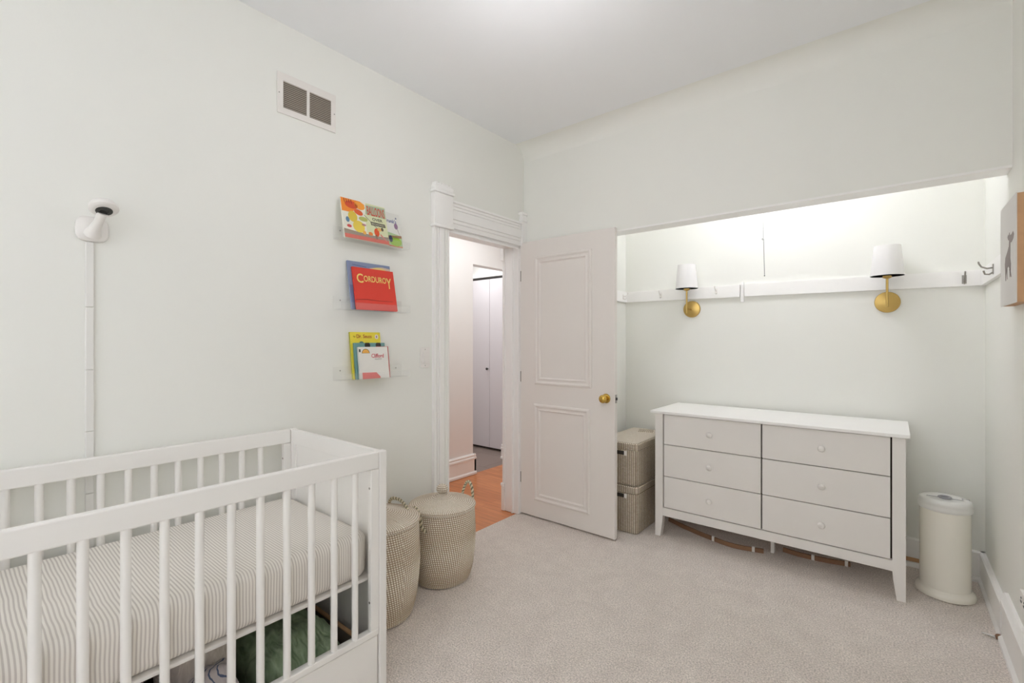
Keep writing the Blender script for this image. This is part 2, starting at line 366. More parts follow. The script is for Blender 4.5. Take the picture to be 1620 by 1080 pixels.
# back wall: header over the closet opening with a soft cove, pier behind the door
m = MB(M['wall']); m.box(.4901, RX, RY, RY+.12, 2.067, ZC); m.box(-.12, .49, RY, CY, -.05, ZC)
R_ = .11; cv = [(0, 0)]+[(R_*(1-math.cos(a)), -R_*(1-math.sin(a))) for a in [PI/2*k/8 for k in range(9)]]
pr = [(0, 0)]+[(-R_+R_*math.cos(a), -R_+R_*math.sin(a)) for a in [PI/2*k/10 for k in range(11)]]
cov = [(0, 0), (0, -R_)]+[(-R_+R_*math.cos(a), -R_+R_*math.sin(a)) for a in [PI/2*k/10 for k in range(11)]]
# concave fillet between wall face (y=RY) and ceiling
fil = [(0, 0), (0, -R_)]+[(-R_+R_*math.sin(PI/2-a), -R_+R_*(1-math.cos(PI/2-a))*0-R_*0) for a in []]
fil = [(0.002, 0.002), (0.002, -R_)]
for k in range(0, 11):
    a = PI/2*k/10; fil.append((-R_+R_*math.cos(a), -R_+R_*math.sin(a)))
fil.append((-R_, .002))
m.prism(fil, (0, RY, ZC), (0, 1, 0), (0, 0, 1), (RX, 0, 0), smooth=True)
struct(m, 'wall_back')
struct(MB(M['wall']).box(.49, RX+.12, CY, CY+.1, -.05, ZC), 'wall_closet_back')
# rear wall with window
m = MB(M['wall']).box(-.12, .75, YB-.12, YB, -.05, ZC).box(2.15, RX+.12, YB-.12, YB, -.05, ZC).box(.75, 2.15, YB-.12, YB, -.05, .75).box(.75, 2.15, YB-.12, YB, 2.35, ZC)
struct(m, 'wall_rear')
def window(name, axis, c, a0, a1, z0, z1):
    o = thing(name, (RX+.06 if axis == 'x' else (a0+a1)/2, (a0+a1)/2 if axis == 'x' else YB-.06, z0), kind='structure')
    fr = MB(M['trim']); gl = MB(M['glass'])
    def bx(mb, u0, u1, w0, w1, d0, d1):
        if axis == 'x': mb.box(c+d0, c+d1, u0, u1, w0, w1)
        else: mb.box(u0, u1, c-d1, c-d0, w0, w1)
    mid = (z0+z1)/2
    for q in ((a0, a0+.05, z0, z1), (a1-.05, a1, z0, z1), (a0, a1, z0, z0+.05), (a0, a1, z1-.05, z1), (a0, a1, mid-.02, mid+.02)): bx(fr, *q, .05, .1)
    bx(gl, a0+.05, a1-.05, z0+.05, z1-.05, .07, .076)
    fr.build('window_frame', o); gl.build('window_pane', o)
window('window_1', 'y', YB, .75, 2.15, .75, 2.35)
window('window_2', 'x', RX, -1.5, -.4, .85, 2.35)

# baseboards
def base_profile(h, t, cap=.02):
    return [(0, 0), (t+.012, 0), (t+.012, .018), (t+.004, .026), (t, .03), (t, h-.055), (t+.006, h-.05), (t+.006, h-.035), (t-.004, h-.025), (t+.002, h-.012), (t-.008, h), (0, h)]
struct(MB(M['trim']).box(.4905, RX-.0005, RY-.0005, RY+.1205, 2.056, 2.0668), 'bright_soffit_board')  # white board added to brighten the underside of the header
m = MB(M['trim']); m.prism(base_profile(.22, .02), (RX, -2, 0), (-1, 0, 0), (0, 0, 1), (0, 4.95, 0)); struct(m, 'baseboard_right')
m = MB(M['trim']); m.prism(base_profile(.2, .02), (0, -2, 0), (1, 0, 0), (0, 0, 1), (0, 3.92, 0)); struct(m, 'baseboard_left')
def closet_bb(h, t): return [(0, .055), (t, .055), (t, h-.006), (t-.006, h), (0, h)]
sh = [(0, 0), (.030, 0), (.030, .012), (.022, .026), (.006, .03), (0, .03)]
m = MB(M['trim'])
m.prism(closet_bb(.165, .024), (RX, 2.962, 0), (-1, 0, 0), (0, 0, 1), (0, CY-2.962, 0)); m.prism(sh, (RX, 2.975, 0), (-1, 0, 0), (0, 0, 1), (0, CY-2.975, 0))
m.box(RX-.022, RX, 2.962, CY, .03, .055)
bb = struct(m, 'baseboard_closet_right')
m = MB(M['trim']); m.prism(closet_bb(.165, .024), (.49, CY, 0), (0, -1, 0), (0, 0, 1), (RX-.49, 0, 0)); m.prism(sh, (.49, CY, 0), (0, -1, 0), (0, 0, 1), (RX-.49, 0, 0))
m.box(.49, 2.37, CY-.019, CY, .03, .056, mat=M['tan']).box(2.37, RX, CY-.022, CY, .03, .056)
struct(m, 'baseboard_closet_back')
# raw end of the closet moulding
struct(MB(M['brown']).lathe([(.012, 0), (.012, .012)], (RX-.028, 2.951, .013), 12, axis='y'), 'trim_7')

# door casing on the nursery side
def fluted(mb, y0, y1, z0, z1, t=.022, x=0, vertical=True):
    mb.box(x, x+t*.7, y0+.0012, y1-.0012, z0+.0012, z1-.0012)
    w_ = y1-y0 if vertical else z1-z0
    for a, b, tt in ((0, .16, 1.05), (.2, .28, 1.0), (.34, .66, 1.15), (.72, .8, 1.0), (.86, 1, .9)):
        if vertical: mb.box(x, x+t*tt, y0+w_*a, y0+w_*b, z0, z1, .003)
        else: mb.box(x, x+t*tt, y0, y1, z1-w_*b, z1-w_*a, .003)
m = MB(M['trim']); fluted(m, 1.925, 2.055, 0, 2.04); m.box(0, .036, 1.92, 2.06, 0, .22, .004)
m.box(-.125, .008, 2.05, 2.065, 0, DZ); struct(m, 'trim_1')
m = MB(M['trim']); m.box(0, .04, 1.915, 2.072, 2.04, 2.25, .004)
m.box(0, .05, 1.91, 2.078, 2.25, 2.268, .005); m.box(0, .044, 1.915, 2.072, 2.268, 2.3, .008)
for k in range(5): m.lathe([(.0, -.012), (.012, -.006), (.012, .006), (.0, .012)], (.02, 1.94+.028*k, 2.31), 10)
m.box(0, .03, 1.92, 2.066, 2.296, 2.312, .004); m.box(0, .045, 1.912, 2.075, 2.035, 2.052, .004); struct(m, 'trim_2')
m = MB(M['trim']); fluted(m, 2.072, 2.80, DZ-.002, 2.225, vertical=False); m.box(0, .034, 2.072, 2.80, 2.215, 2.232, .005)
m.box(-.125, .012, 2.065, 2.775, DZ-.015, DZ); m.box(0, .012, 2.06, 2.79, DZ-.03, DZ+.01, .002); struct(m, 'trim_3')
m = MB(M['trim']); m.box(0, .012, 2.775, RY, 0, 2.05, .003); m.box(-.125, .004, 2.775, 2.79, 0, DZ); m.box(-.05, -.035, 2.76, 2.776, 0, DZ-.015, .002)
m.box(0, .03, 2.80, RY-.001, 2.05, 2.30, .004); m.box(0, .038, 2.795, RY-.001, 2.24, 2.262, .004); m.box(0, .04, 2.79, RY-.001, 2.29, 2.31, .004); struct(m, 'trim_4')
# hall side casing with its plinth and head block
m = MB(M['trim']); m.box(-.142, -.12, 2.765, 2.9, 0, 2.05, .003); m.box(-.152, -.12, 2.762, 2.9, 0, .19, .004); m.box(-.156, -.12, 2.757, 2.9, .19, .215, .006); m.box(-.15, -.12, 2.755, 2.92, 1.95, 2.2, .004); struct(m, 'trim_5')

# hallway
struct(MB(M['wood']).box(-1.03, -.012, .9, 4.4, -.05, -.004), 'floor_hall')
struct(MB(M['tile']).box(-2.6, -1.03, 2.9, 4.4, -.05, -.004), 'floor_tile')
m = MB(M['hallwall']).box(-1.13, -1.03, .9, 3.35, -.05, 2.6).box(-1.13, -1.03, 3.35, 4.4, 2.095, 2.6); struct(m, 'wall_hall_left')
m = MB(M['hallwall']).box(-1.03, -.12, 4.0, 4.1, -.05, 2.6); struct(m, 'wall_hall_end')
struct(MB(M['hallwall']).box(-1.03, -.12, .9, 1.0, -.05, 2.6), 'wall_hall_near')
struct(MB(M['hallwall']).box(-.14, -.1202, .9, 2.0, -.05, 2.6).box(-.14, -.1202, 2.92, 4.1, -.05, 2.6).box(-.14, -.1202, 2.0, 2.92, 2.21, 2.6), 'wall_hall_right')
struct(MB(M['ceil']).box(-2.6, -.12, .9, 4.4, 2.6, 2.65), 'ceiling_hall')
m = MB(M['hallwall']).box(-2.6, -1.03, 4.255, 4.4, -.05, 2.6).box(-2.7, -2.6, 2.9, 4.4, -.05, 2.6).box(-2.6, -1.13, 2.8, 2.9, -.05, 2.6); struct(m, 'wall_hall_far')
m = MB(M['trim']); m.prism(base_profile(.2, .022), (-1.03, 1.0, 0), (1, 0, 0), (0, 0, 1), (0, 2.372, 0)); m.prism(base_profile(.2, .022), (-1.13, 3.35, 0), (0, 1, 0), (0, 0, 1), (.122, 0, 0)); struct(m, 'baseboard_hall')
m = MB(M['trim']); m.prism(base_profile(.16, .022), (-1.2, 4.0, 0), (0, -1, 0), (0, 0, 1), (1.08, 0, 0)); struct(m, 'baseboard_hall_end')
# bifold closet door in the far hall
d2 = thing('door_2', (-1.6, 4.23, 0), kind='structure')
for x0, x1 in ((-2.18, -1.892), (-1.888, -1.602), (-1.598, -1.312), (-1.308, -1.035)):
    MB(M['bifold']).box(x0, x1, 4.225, 4.25, .025, 2.085, .002).build('door_panel', d2)
MB(M['dark']).box(-2.2, -1.035, 4.215, 4.25, 2.09, 2.108).build('track', d2)
MB(M['trim']).box(-2.2, -1.035, 4.21, 4.252, 2.11, 2.14, .003).build('track_cover', d2)
MB(M['gap']).box(-2.2, -1.035, 4.245, 4.254, 0, 2.1).build('inner_gap_shade', d2)  # dark sheet behind the panels paints in the shade of the gaps
MB(M['dark']).lathe([(.0, -.035), (.012, -.032), (.016, -.024), (.01, -.014), (.007, 0), (.011, .001)], (-1.625, 4.226, .985), 16, axis='y').build('knob', d2)

# the nursery door, standing open against the closet pier
d1 = thing('door_1', (0, 2.80, 0), kind='structure')
dz1 = 2.075
m = MB(M['door']).box(.012, .805, 2.80, 2.836, .012, dz1, .002)
leaf = m.build('door_leaf', d1)
def bolection(x0, x1, z0, z1, y):
    m = MB(M['door'])
    prof = [(0, 0), (0, .006), (.006, .012), (.014, .014), (.02, .011), (.026, .006), (.036, .006), (.044, .010), (.05, .006), (.055, 0)]  # inward, outward
    ring = []
    for d, h in prof:
        ring.append([(x0+d, y-h, z0+d), (x1-d, y-h, z0+d), (x1-d, y-h, z1-d), (x0+d, y-h, z1-d)])
    vs = [p for r in ring for p in r]; fs = []
    for i in range(len(prof)-1):
        for k in range(4):
            k2 = (k+1) % 4; fs.append([i*4+k, i*4+k2, (i+1)*4+k2, (i+1)*4+k])
    m.add(vs, fs); return m
bolection(.15, .635, 1.0, 1.955, 2.8005).build('panel_moulding', d1)
bolection(.145, .62, .135, .855, 2.8005).build('panel_moulding', d1)
kz = .94
m = MB(M['brassp']).lathe([(0, -.066), (.012, -.065), (.022, -.06), (.0275, -.05), (.026, -.04), (.018, -.031), (.012, -.026), (.011, -.012), (.028, -.008), (.031, -.004), (.032, 0)], (.742, 2.80, kz), 32, axis='y')
m.build('knob', d1)
m = MB(M['brassp']).lathe([(.032, 0), (.031, .004), (.011, .012), (.012, .026), (.0275, .05), (.012, .065), (0, .066)], (.742, 2.836, kz), 32, axis='y'); m.build('knob', d1)
m = MB(M['steel']).box(.805, .807, 2.806, 2.83, kz-.028, kz+.028, .0005).box(.806, .815, 2.812, 2.824, kz-.009, kz+.009, .002, M['dark']); m.build('latch_plate', d1)
for z in (1.82, 1.053, .285):
    MB(M['steel']).tube([(.006, 2.793, z-.043), (.006, 2.793, z+.043)], .0055, 10).box(.006, .02, 2.7985, 2.80, z-.04, z+.04).build('hinge', d1)

# ------------------------------------------------------------------ wall vent
v = thing('wall_vent', (0, 1.128, 2.393), 'white double louvred return vent high on the left wall', 'vent')
m = MB(M['whitemetal'])
m.box(.001, .006, .982, 1.275, 2.393, 2.424, .0015).box(.001, .006, .982, 1.275, 2.549, 2.586, .0015).box(.001, .006, .982, 1.009, 2.424, 2.549).box(.001, .006, 1.25, 1.275, 2.424, 2.549).box(.001, .006, 1.123, 1.137, 2.424, 2.549)
m.build('frame', v)
MB(M['ventdark']).box(.0008, .002, 1.005, 1.255, 2.42, 2.552).build('duct_opening', v)
for y0, y1 in ((1.009, 1.123), (1.137, 1.25)):
    for k in range(14):
        z = 2.424+.009*k
        m = MB(M['slatm']); m.prism([(0, 0), (.0012, 0), (.0055, -.0055), (.0043, -.0055)], (.0015, y0, z+.0075), (1, 0, 0), (0, 0, 1), (0, y1-y0, 0)); m.build('louvre', v)
for y in (.99, 1.267): MB(M['steel']).lathe([(.003, 0), (.003, .001), (0, .0015)], (.006, y, 2.487), 10, axis='x').build('screw', v)

# ------------------------------------------------------------------ nursery monitor and its cable cover
cm = thing('baby_monitor', (0, .333, 1.68), 'white wall camera with a black oval lens above the crib', 'camera')
m = MB(M['white']); bm = bmesh.new()
pts = []
for k in range(40):
    a = 2*PI*k/40; c_, s_ = math.cos(a), math.sin(a); e = .6
    pts.append((math.copysign(abs(c_)**e, c_)*.045, math.copysign(abs(s_)**e, s_)*.045))
vs = []; fs = []
for sc, h in ((1, .0), (1, .008), (.96, .012), (.86, .015), (.0, .017)):
    for u, q in pts: vs.append((h+.001, .333+u*sc, 1.722+q*sc))
for i in range(4):
    for k in range(40): k2 = (k+1) % 40; fs.append([i*40+k, i*40+k2, (i+1)*40+k2, (i+1)*40+k])
m.add(vs, fs, smooth=True); m.build('wall_plate', cm)
hc = Vector((.085, .352, 1.785)); nrm = Vector((.42, .02, -.9)).normalized()
MB(M['white']).tube([(.012, .333, 1.705), (.035, .336, 1.722), (.055, .343, 1.745), (.075, .35, 1.772)], [.026, .017, .013, .015], 16).build('neck', cm)
rot = Vector((0, 0, 1)).rotation_difference(nrm).to_matrix().to_4x4(); T = Matrix.Translation(hc) @ rot
def lathe_T(mb, prof, T, mat=None, n=36, sx=1, sy=1):
    t = MB(); t.lathe(prof, (0, 0, 0), n, mat=mat or mb.cur)
    vs = [T @ Vector((a*sx, b*sy, c_)) for a, b, c_ in t.v]; mb.add(vs, t.f, mat, smooth=True); return mb
m = MB(M['white']); lathe_T(m, [(0, -.032), (.02, -.030), (.034, -.022), (.041, -.010), (.042, .0), (.036, .007), (.030, .0085), (0, .009)], T); m.build('camera_head', cm)
m = MB(M['black']); lathe_T(m, [(.024, .0085), (.0235, .0105), (.012, .011), (.0105, .009), (0, .0095)], T, sx=1.0, sy=1.0); m.build('lens', cm)
cc = thing('cable_cover', (0, .326, 0), 'pale cable cover strip running down the wall from the camera', 'cable cover')
zs = [1.676, 1.442, 1.218, .998, .776, .55, .3]
for a, b in zip(zs[:-1], zs[1:]):
    m = MB(mat('cover_strip_paint', (230, 229, 225), .5) if 'strip' not in M else M['strip']); M['strip'] = m.cur
    m.box(.0005, .011, .314, .338, b+.0012, a, .003); m.build('cover_segment', cc)

# ------------------------------------------------------------------ light switch, outlet
sw = thing('light_switch', (0, 1.868, 1.16), 'white rocker light switch beside the door casing', 'light switch')
MB(M['white']).box(.0005, .006, 1.83, 1.904, 1.16, 1.284, .003).build('switch_plate', sw)
m = MB(M['white']); m.prism([(0, 0), (.009, 0), (.005, .066), (0, .066)], (.004, 1.851, 1.189), (1, 0, 0), (0, 0, 1), (0, .033, 0)); m.build('rocker', sw)
for z in (1.173, 1.271): MB(M['steel']).lathe([(.003, 0), (.003, .0008), (0, .001)], (.006, 1.867, z), 10, axis='x').build('screw', sw)
ou = thing('wall_outlet', (RX, 2.575, .295), 'pale wall outlet plate above the baseboard, cut by the right edge', 'outlet')
MB(M['white']).box(RX-.012, RX-.0005, 2.515, 2.632, .297, .367, .003).build('outlet_plate', ou)
for y in (2.6, 2.55): MB(M['greyd']).box(RX-.0135, RX-.0115, y-.009, y+.009, .328, .334).box(RX-.0135, RX-.0115, y-.004, y+.004, .342, .348).build('socket_slot', ou)

# ------------------------------------------------------------------ acrylic ledges and books
def ledge(z0, label):
    o = thing('acrylic_ledge', (0, 1.475, z0), label, 'shelf', 'clear acrylic ledges')
    m = MB(M['acrylic']); y0, y1 = 1.262, 1.69
    prof = [(.001, .07), (.001, 0), (.086, 0), (.086, .038), (.082, .038), (.082, .004), (.005, .004), (.005, .07)]
    m.prism(prof, (0, y0, z0), (1, 0, 0), (0, 0, 1), (0, y1-y0, 0)); m.build('shelf_body', o)
    for y in (1.30, 1.65): MB(M['steel']).lathe([(.0035, 0), (.0035, .001), (0, .002)], (.0051, y, z0+.05), 12, axis='x').build('screw', o)
ledge(1.846, 'clear acrylic ledge, topmost, holding the wide picture books')
ledge(1.484, 'clear acrylic ledge, middle, holding the red picture book')
ledge(1.118, 'clear acrylic ledge, lowest, holding the small board books')

def book(label, xb, Y0, z0, W, H, T, lean, cover, spine=None, page=(228, 222, 210), art=None, title=None, name='picture_book', r=0):
    o = thing(name, (xb, Y0+W/2, z0), label, 'book', 'picture books on the wall ledges')
    sa, ca = math.sin(lean), math.cos(lean); n = Vector((ca, 0, sa))
    def fr(u, v, l=0): return Vector((xb-v*sa, Y0+u, z0+v*ca))+n*l
    def slab(mb, u0, u1, v0, v1, l0, l1, mat):
        P_ = [fr(u0, v0, l1), fr(u1, v0, l1), fr(u1, v1, l1), fr(u0, v1, l1), fr(u0, v0, l0), fr(u1, v0, l0), fr(u1, v1, l0), fr(u0, v1, l0)]
        mb.add(P_, [[0, 1, 2, 3], [7, 6, 5, 4], [4, 5, 1, 0], [3, 2, 6, 7], [0, 3, 7, 4], [1, 5, 6, 2]], mat)
    def poly(mb, pts, mat, l=.0004): mb.add([fr(a*W, b*H, l) for a, b in pts], [list(range(len(pts)))], mat)
    def blob(mb, cx, cy, rx, ry, mat, l=.0004, n_=20, a0=0, a1=2*PI, rot=0):
        P_ = []
        for k in range(n_):
            a = a0+(a1-a0)*k/(n_ if a1-a0 > 6.2 else n_-1); x, y = rx*math.cos(a), ry*math.sin(a)
            P_.append((cx+x*math.cos(rot)-y*math.sin(rot), cy+x*math.sin(rot)+y*math.cos(rot)))
        P_ = [(min(max(a, 0), 1), min(max(b, 0), 1)) for a, b in P_]; poly(mb, P_, mat, l)
    m = MB(cover); t = .002
    slab(m, 0, W, 0, H, -t, 0, cover); slab(m, 0, W, 0, H, -T, -T+t, cover); slab(m, 0, t, 0, H, -T+t, -t, spine or cover)
    if art: art(m, poly, blob)
    m.build('cover', o)
    m = MB(flat(*page)); slab(m, t, W-.003, .003, H-.003, -T+t, -t, flat(*page)); m.build('pages', o)
    if title:
        m = MB(); title(m, fr, W, H); m.build('title', o)
    return o
# top ledge
def art_balloons(m, poly, blob):
    poly(m, [(.0, .0), (1, 0), (1, .1), (0, .1)], flat(214, 92, 72), .0003)
    poly(m, [(0, .1), (1, .1), (1, .2), (.7, .17), (.3, .19), (0, .22)], flat(150, 134, 116), .0003)
    poly(m, [(.5, .2), (1, .2), (1, 1), (.55, 1), (.5, .6)], flat(214, 218, 178), .0002)
    poly(m, [(0, .66), (0, 1), (.42, 1), (.52, .93), (.46, .84), (.34, .8), (.2, .66)], flat(240, 140, 44), .0004)
    blob(m, .22, .86, .14, .1, flat(214, 78, 40), .0006); blob(m, .40, .88, .12, .1, flat(244, 160, 60), .0006, rot=-.3)
    for k in range(4): poly(m, [(.06+.05*k, .99), (.075+.05*k, .99), (.085+.05*k, .88), (.07+.05*k, .9)], flat(120, 44, 30), .0008)
    blob(m, .36, .70, .1, .07, flat(222, 96, 48), .0006, rot=-.4)
    blob(m, .22, .56, .1, .14, flat(224, 196, 72), .0006); blob(m, .45, .55, .1, .06, flat(178, 184, 104), .0005)
    blob(m, .33, .33, .13, .15, flat(232, 206, 84), .0006); blob(m, .1, .46, .04, .07, flat(96, 132, 160), .0006); blob(m, .12, .3, .05, .04, flat(204, 76, 72), .0006)
    blob(m, .45, .4, .05, .03, flat(196, 140, 150), .0006); blob(m, .58, .2, .05, .05, flat(224, 128, 60), .0006); blob(m, .44, .2, .04, .05, flat(230, 170, 80), .0006)
    blob(m, .73, .27, .06, .11, flat(222, 84, 40), .0006); blob(m, .8, .36, .05, .05, flat(226, 182, 110), .0007); blob(m, .87, .38, .03, .05, flat(104, 92, 76), .0008)
    poly(m, [(.68, .2), (.72, .2), (.74, .1), (.70, .08)], flat(130, 96, 62), .0007); poly(m, [(.8, .22), (.94, .06), (.96, .08), (.82, .25)], flat(206, 120, 110), .0007)
    poly(m, [(.48, .66), (.78, .34), (.78, .36), (.48, .68)], flat(110, 110, 100), .0005)
    poly(m, [(.52, .7), (.54, .95), (1, .97), (.98, .68)], flat(168, 188, 160), .0005)
    poly(m, [(.62, .44), (.96, .44), (.95, .53), (.61, .53)], flat(74, 70, 58), .0007)
def title_balloons(m, fr, W, H):
    put_text(m, 'BALLOONS', fr, .56*W, .69*H, .41*W, .24*H, flat(206, 70, 54), .0012)
    put_text(m, 'OVER', fr, .66*W, .565*H, .24*W, .08*H, flat(52, 58, 52), .0012)
    put_text(m, 'BROADWAY', fr, .63*W, .455*H, .31*W, .055*H, flat(206, 204, 178), .0012)
book('wide picture book with orange balloons and a red BALLOONS title, top ledge', .079, 1.285, 1.8515, .268, .218, .010, .22, flat(232, 230, 216), art=art_balloons, title=title_balloons)
def art_trunk(m, poly, blob):
    poly(m, [(0, 0), (1, 0), (1, .35), (.6, .42), (0, .3)], flat(170, 196, 150), .0003); blob(m, .82, .16, .16, .14, flat(150, 190, 60), .0005)
    poly(m, [(.6, .3), (1, .36), (1, .28), (.62, .24)], flat(160, 124, 92), .0005)
    blob(m, .88, .62, .05, .09, flat(150, 120, 148), .0005); poly(m, [(.9, .55), (.98, .3), (.985, .3), (.91, .55)], flat(120, 90, 96), .0005)
    blob(m, .70, .22, .05, .1, flat(44, 52, 84), .0006); blob(m, .55, .55, .04, .04, flat(180, 200, 90), .0005); blob(m, .9, .86, .02, .03, flat(120, 130, 150), .0005)
    poly(m, [(0, 0), (1, 0), (1, .03), (0, .05)], flat(206, 110, 80), .0004)
def title_trunk(m, fr, W, H):
    put_text(m, "Trunk's", fr, .58*W, .70*H, .32*W, .11*H, flat(70, 84, 150), .001)
book("white picture book with a blue Trunk's title, behind the balloons book, top ledge", .064, 1.40, 1.8515, .255, .2, .010, .2, flat(224, 224, 218), art=art_trunk, title=title_trunk)
# middle ledge
def art_blue(m, poly, blob):
    poly(m, [(0, 0), (1, 0), (1, .5), (0, .5)], flat(110, 122, 160), .0002)
    poly(m, [(.35, .55), (1, .55), (1, .93), (.8, .95), (.5, .9)], flat(206, 186, 170), .0003); blob(m, .72, .82, .22, .11, flat(232, 206, 130), .0004)
    blob(m, .74, .77, .08, .05, flat(186, 136, 90), .0006); blob(m, .74, .77, .055, .035, flat(226, 196, 120), .0007)
    poly(m, [(.33, .79), (.6, .77), (.6, .74), (.33, .76)], flat(80, 70, 84), .0006); poly(m, [(.1, .935), (.42, .91), (.42, .90), (.1, .925)], flat(66, 76, 126), .0006)
book('blue and yellow picture book standing behind the red book on the middle ledge', .061, 1.335, 1.4885, .265, .262, .010, .18, flat(134, 146, 178), art=art_blue)
def art_red(m, poly, blob):
    poly(m, [(0, .21), (.25, .235), (.5, .22), (.9, .225), (.9, .235), (.5, .232), (.25, .25), (0, .222)], flat(150, 40, 32), .0005)
    poly(m, [(0, 0), (1, 0), (1, .14), (0, .14)], flat(222, 70, 58), .0003)
def title_red(m, fr, W, H):
    col = flat(240, 214, 120)
    put_text(m, 'C', fr, .075*W, .63*H, .15*W, .22*H, col, .001)
    put_text(m, 'ORDURO', fr, .24*W, .67*H, .55*W, .145*H, col, .001)
    put_text(m, 'Y', fr, .79*W, .55*H, .13*W, .26*H, col, .001)
book('red picture book with a cream CORDUROY title at the front of the middle ledge', .079, 1.352, 1.4885, .256, .23, .011, .2, flat(222, 62, 46), art=art_red, title=title_red)
# low ledge
def art_yellow(m, poly, blob): blob(m, .87, .9, .06, .05, flat(236, 228, 220), .0006); blob(m, .87, .9, .02, .03, flat(170, 120, 130), .0008); blob(m, .35, .77, .07, .03, flat(90, 130, 120), .0006)
def title_yellow(m, fr, W, H):
    put_text(m, 'by', fr, .1*W, .88*H, .07*W, .04*H, flat(130, 90, 40), .001); put_text(m, 'Dr. Seuss', fr, .2*W, .87*H, .5*W, .08*H, flat(176, 64, 44), .001)
book('yellow hardback by Dr. Seuss, tallest at the back of the lowest ledge', .047, 1.35, 1.1225, .185, .25, .012, .13, flat(234, 216, 66), spine=flat(150, 160, 60), art=art_yellow, title=title_yellow, name='hardback_book')
def art_teal(m, poly, blob): blob(m, .42, .93, .09, .09, flat(50, 44, 40), .0006, a0=0, a1=PI*2); blob(m, .78, .93, .09, .09, flat(50, 44, 40), .0006)
book('teal board book between the yellow and the white book on the lowest ledge', .062, 1.36, 1.1225, .19, .192, .012, .13, flat(112, 158, 156), spine=flat(84, 124, 128), art=art_teal, name='board_book')
book('thin red book, only its corner showing behind the white board book', .067, 1.49, 1.1225, .078, .172, .003, .13, flat(196, 84, 82), name='board_book')
def art_white(m, poly, blob):
    blob(m, .24, .8, .13, .14, flat(96, 70, 50), .0004, a0=0, a1=PI); blob(m, .24, .805, .115, .12, flat(238, 178, 84), .0006, a0=0, a1=PI)
    poly(m, [(.08, 0), (.68, 0), (.68, .05), (.55, .19), (.08, .2)], flat(222, 110, 106), .0004)
    poly(m, [(.02, .84), (.07, .84), (.07, .93), (.02, .93)], flat(56, 60, 56), .0005)
def title_white(m, fr, W, H):
    put_text(m, 'Clifford', fr, .42*W, .65*H, .42*W, .13*H, flat(206, 66, 84), .001); put_text(m, 'THE BIG RED DOG', fr, .52*W, .595*H, .24*W, .03*H, flat(90, 80, 84), .001)
book('white board book with a pink Clifford title and yellow sun, front of the lowest ledge', .079, 1.372, 1.1225, .182, .17, .012, .13, flat(230, 228, 222), spine=flat(200, 202, 196), art=art_white, title=title_white, name='board_book')

# ------------------------------------------------------------------ ceiling lamp
cl = thing('ceiling_lamp', (1.14, 1.44, ZC), 'round flush ceiling light barely showing at the top edge', 'lamp')
MB(M['whitemetal']).lathe([(.16, -.03), (.165, -.028), (.165, 0)], (1.14, 1.44, ZC-.001), 48).build('base_ring', cl)
MB(M['lampglass']).lathe([(0, -.085), (.05, -.082), (.1, -.07), (.14, -.048), (.157, -.03)], (1.14, 1.44, ZC), 48).build('glass_dome', cl)

# ------------------------------------------------------------------ crib
XF, XBk, YE, YS, ZT = .752, .035, 1.054, -.33, .912
cr = thing('crib', ((XF+XBk)/2, .36, 0), 'large white slatted wooden crib along the left wall', 'crib')
def crib_side(xo, sgn, z_top):
    # xo outer face, sgn -1 when the part goes inward to smaller x
    a, b = (xo, xo+sgn*.024) if sgn > 0 else (xo-.024, xo)
    MB(M['crib']).box(a, b, YS+.034, YE-.034, z_top-.063, z_top, .004).build('top_rail', cr)
    for y0, y1, yi0, yi1 in ((YE-.032, YE, YE-.066, YE-.033), (YS, YS+.032, YS+.033, YS+.066)):
        p = MB(M['crib']).box(a-.002, b+.002, y0, y1, 0, z_top, .004).build('post', cr)
        MB(M['crib']).box(a+.001, b-.001, yi0, yi1, .255, z_top-.064, .002).build('stile', cr)
        for zz in (.36, .78): 
            MB(M['steel']).lathe([(.0045, 0), (.0045, .002), (0, .003)], ((a+b)/2, (yi0-.001 if y0 > 0 else yi1+.001), zz), 10, axis='y').build('bolt', cr)
    MB(M['crib']).box(a-.004, b, YS+.034, YE-.034, .235, .257, .003).build('bottom_rail', cr)
crib_side(XF, -1, ZT); crib_side(XBk, 1, ZT)
for xc, y0, st in ((XF-.012, .928, .0802), (XBk+.012, .89, .0772)):
    k = 0
    while y0-k*st > YS+.07:
        y = y0-k*st; k += 1
        MB(M['crib']).tube([(xc, y, .25), (xc, y, .853)], .0115, 14).build('slat', cr)
# end panels with recessed field
for y0, y1 in ((YE-.030, YE-.006), (YS+.006, YS+.030)):
    m = MB(M['crib']).box(XBk+.026, XF-.026, y0, y1, ZT-.068, ZT-.002, .003).box(XBk+.026, XF-.026, y0+.006, y1-.006, .1, ZT-.066)
    m.box(XBk+.026, XBk+.06, y0, y1, .06, ZT-.066, .002).box(XF-.06, XF-.026, y0, y1, .06, ZT-.066, .002).box(XBk+.06, XF-.06, y0, y1, .06, .14, .002)
    m.build('end_panel', cr)
# lower apron and the drawer under the crib
m = MB(M['crib']).box(XF-.022, XF-.004, YS+.036, YE-.036, .03, .232, .003); m.build('drawer_front', cr)
m = MB(M['darkwood']).box(.10, XF-.03, YS+.07, YE-.07, .03, .045)
m.build('drawer_bottom', cr)
for q in ((.10, XF-.024, YE-.084, YE-.070), (.10, XF-.024, YS+.07, YS+.084), (.086, .10, YS+.07, YE-.07)):
    MB(M['darkwood']).box(*q, .046, .209).box(*q, .209, .216, .001, M['tan']).build('drawer_side', cr)
MB(M['white']).box(XBk+.03, XF-.036, YS+.04, YE-.04, .432, .444, .003).build('mattress_board', cr)
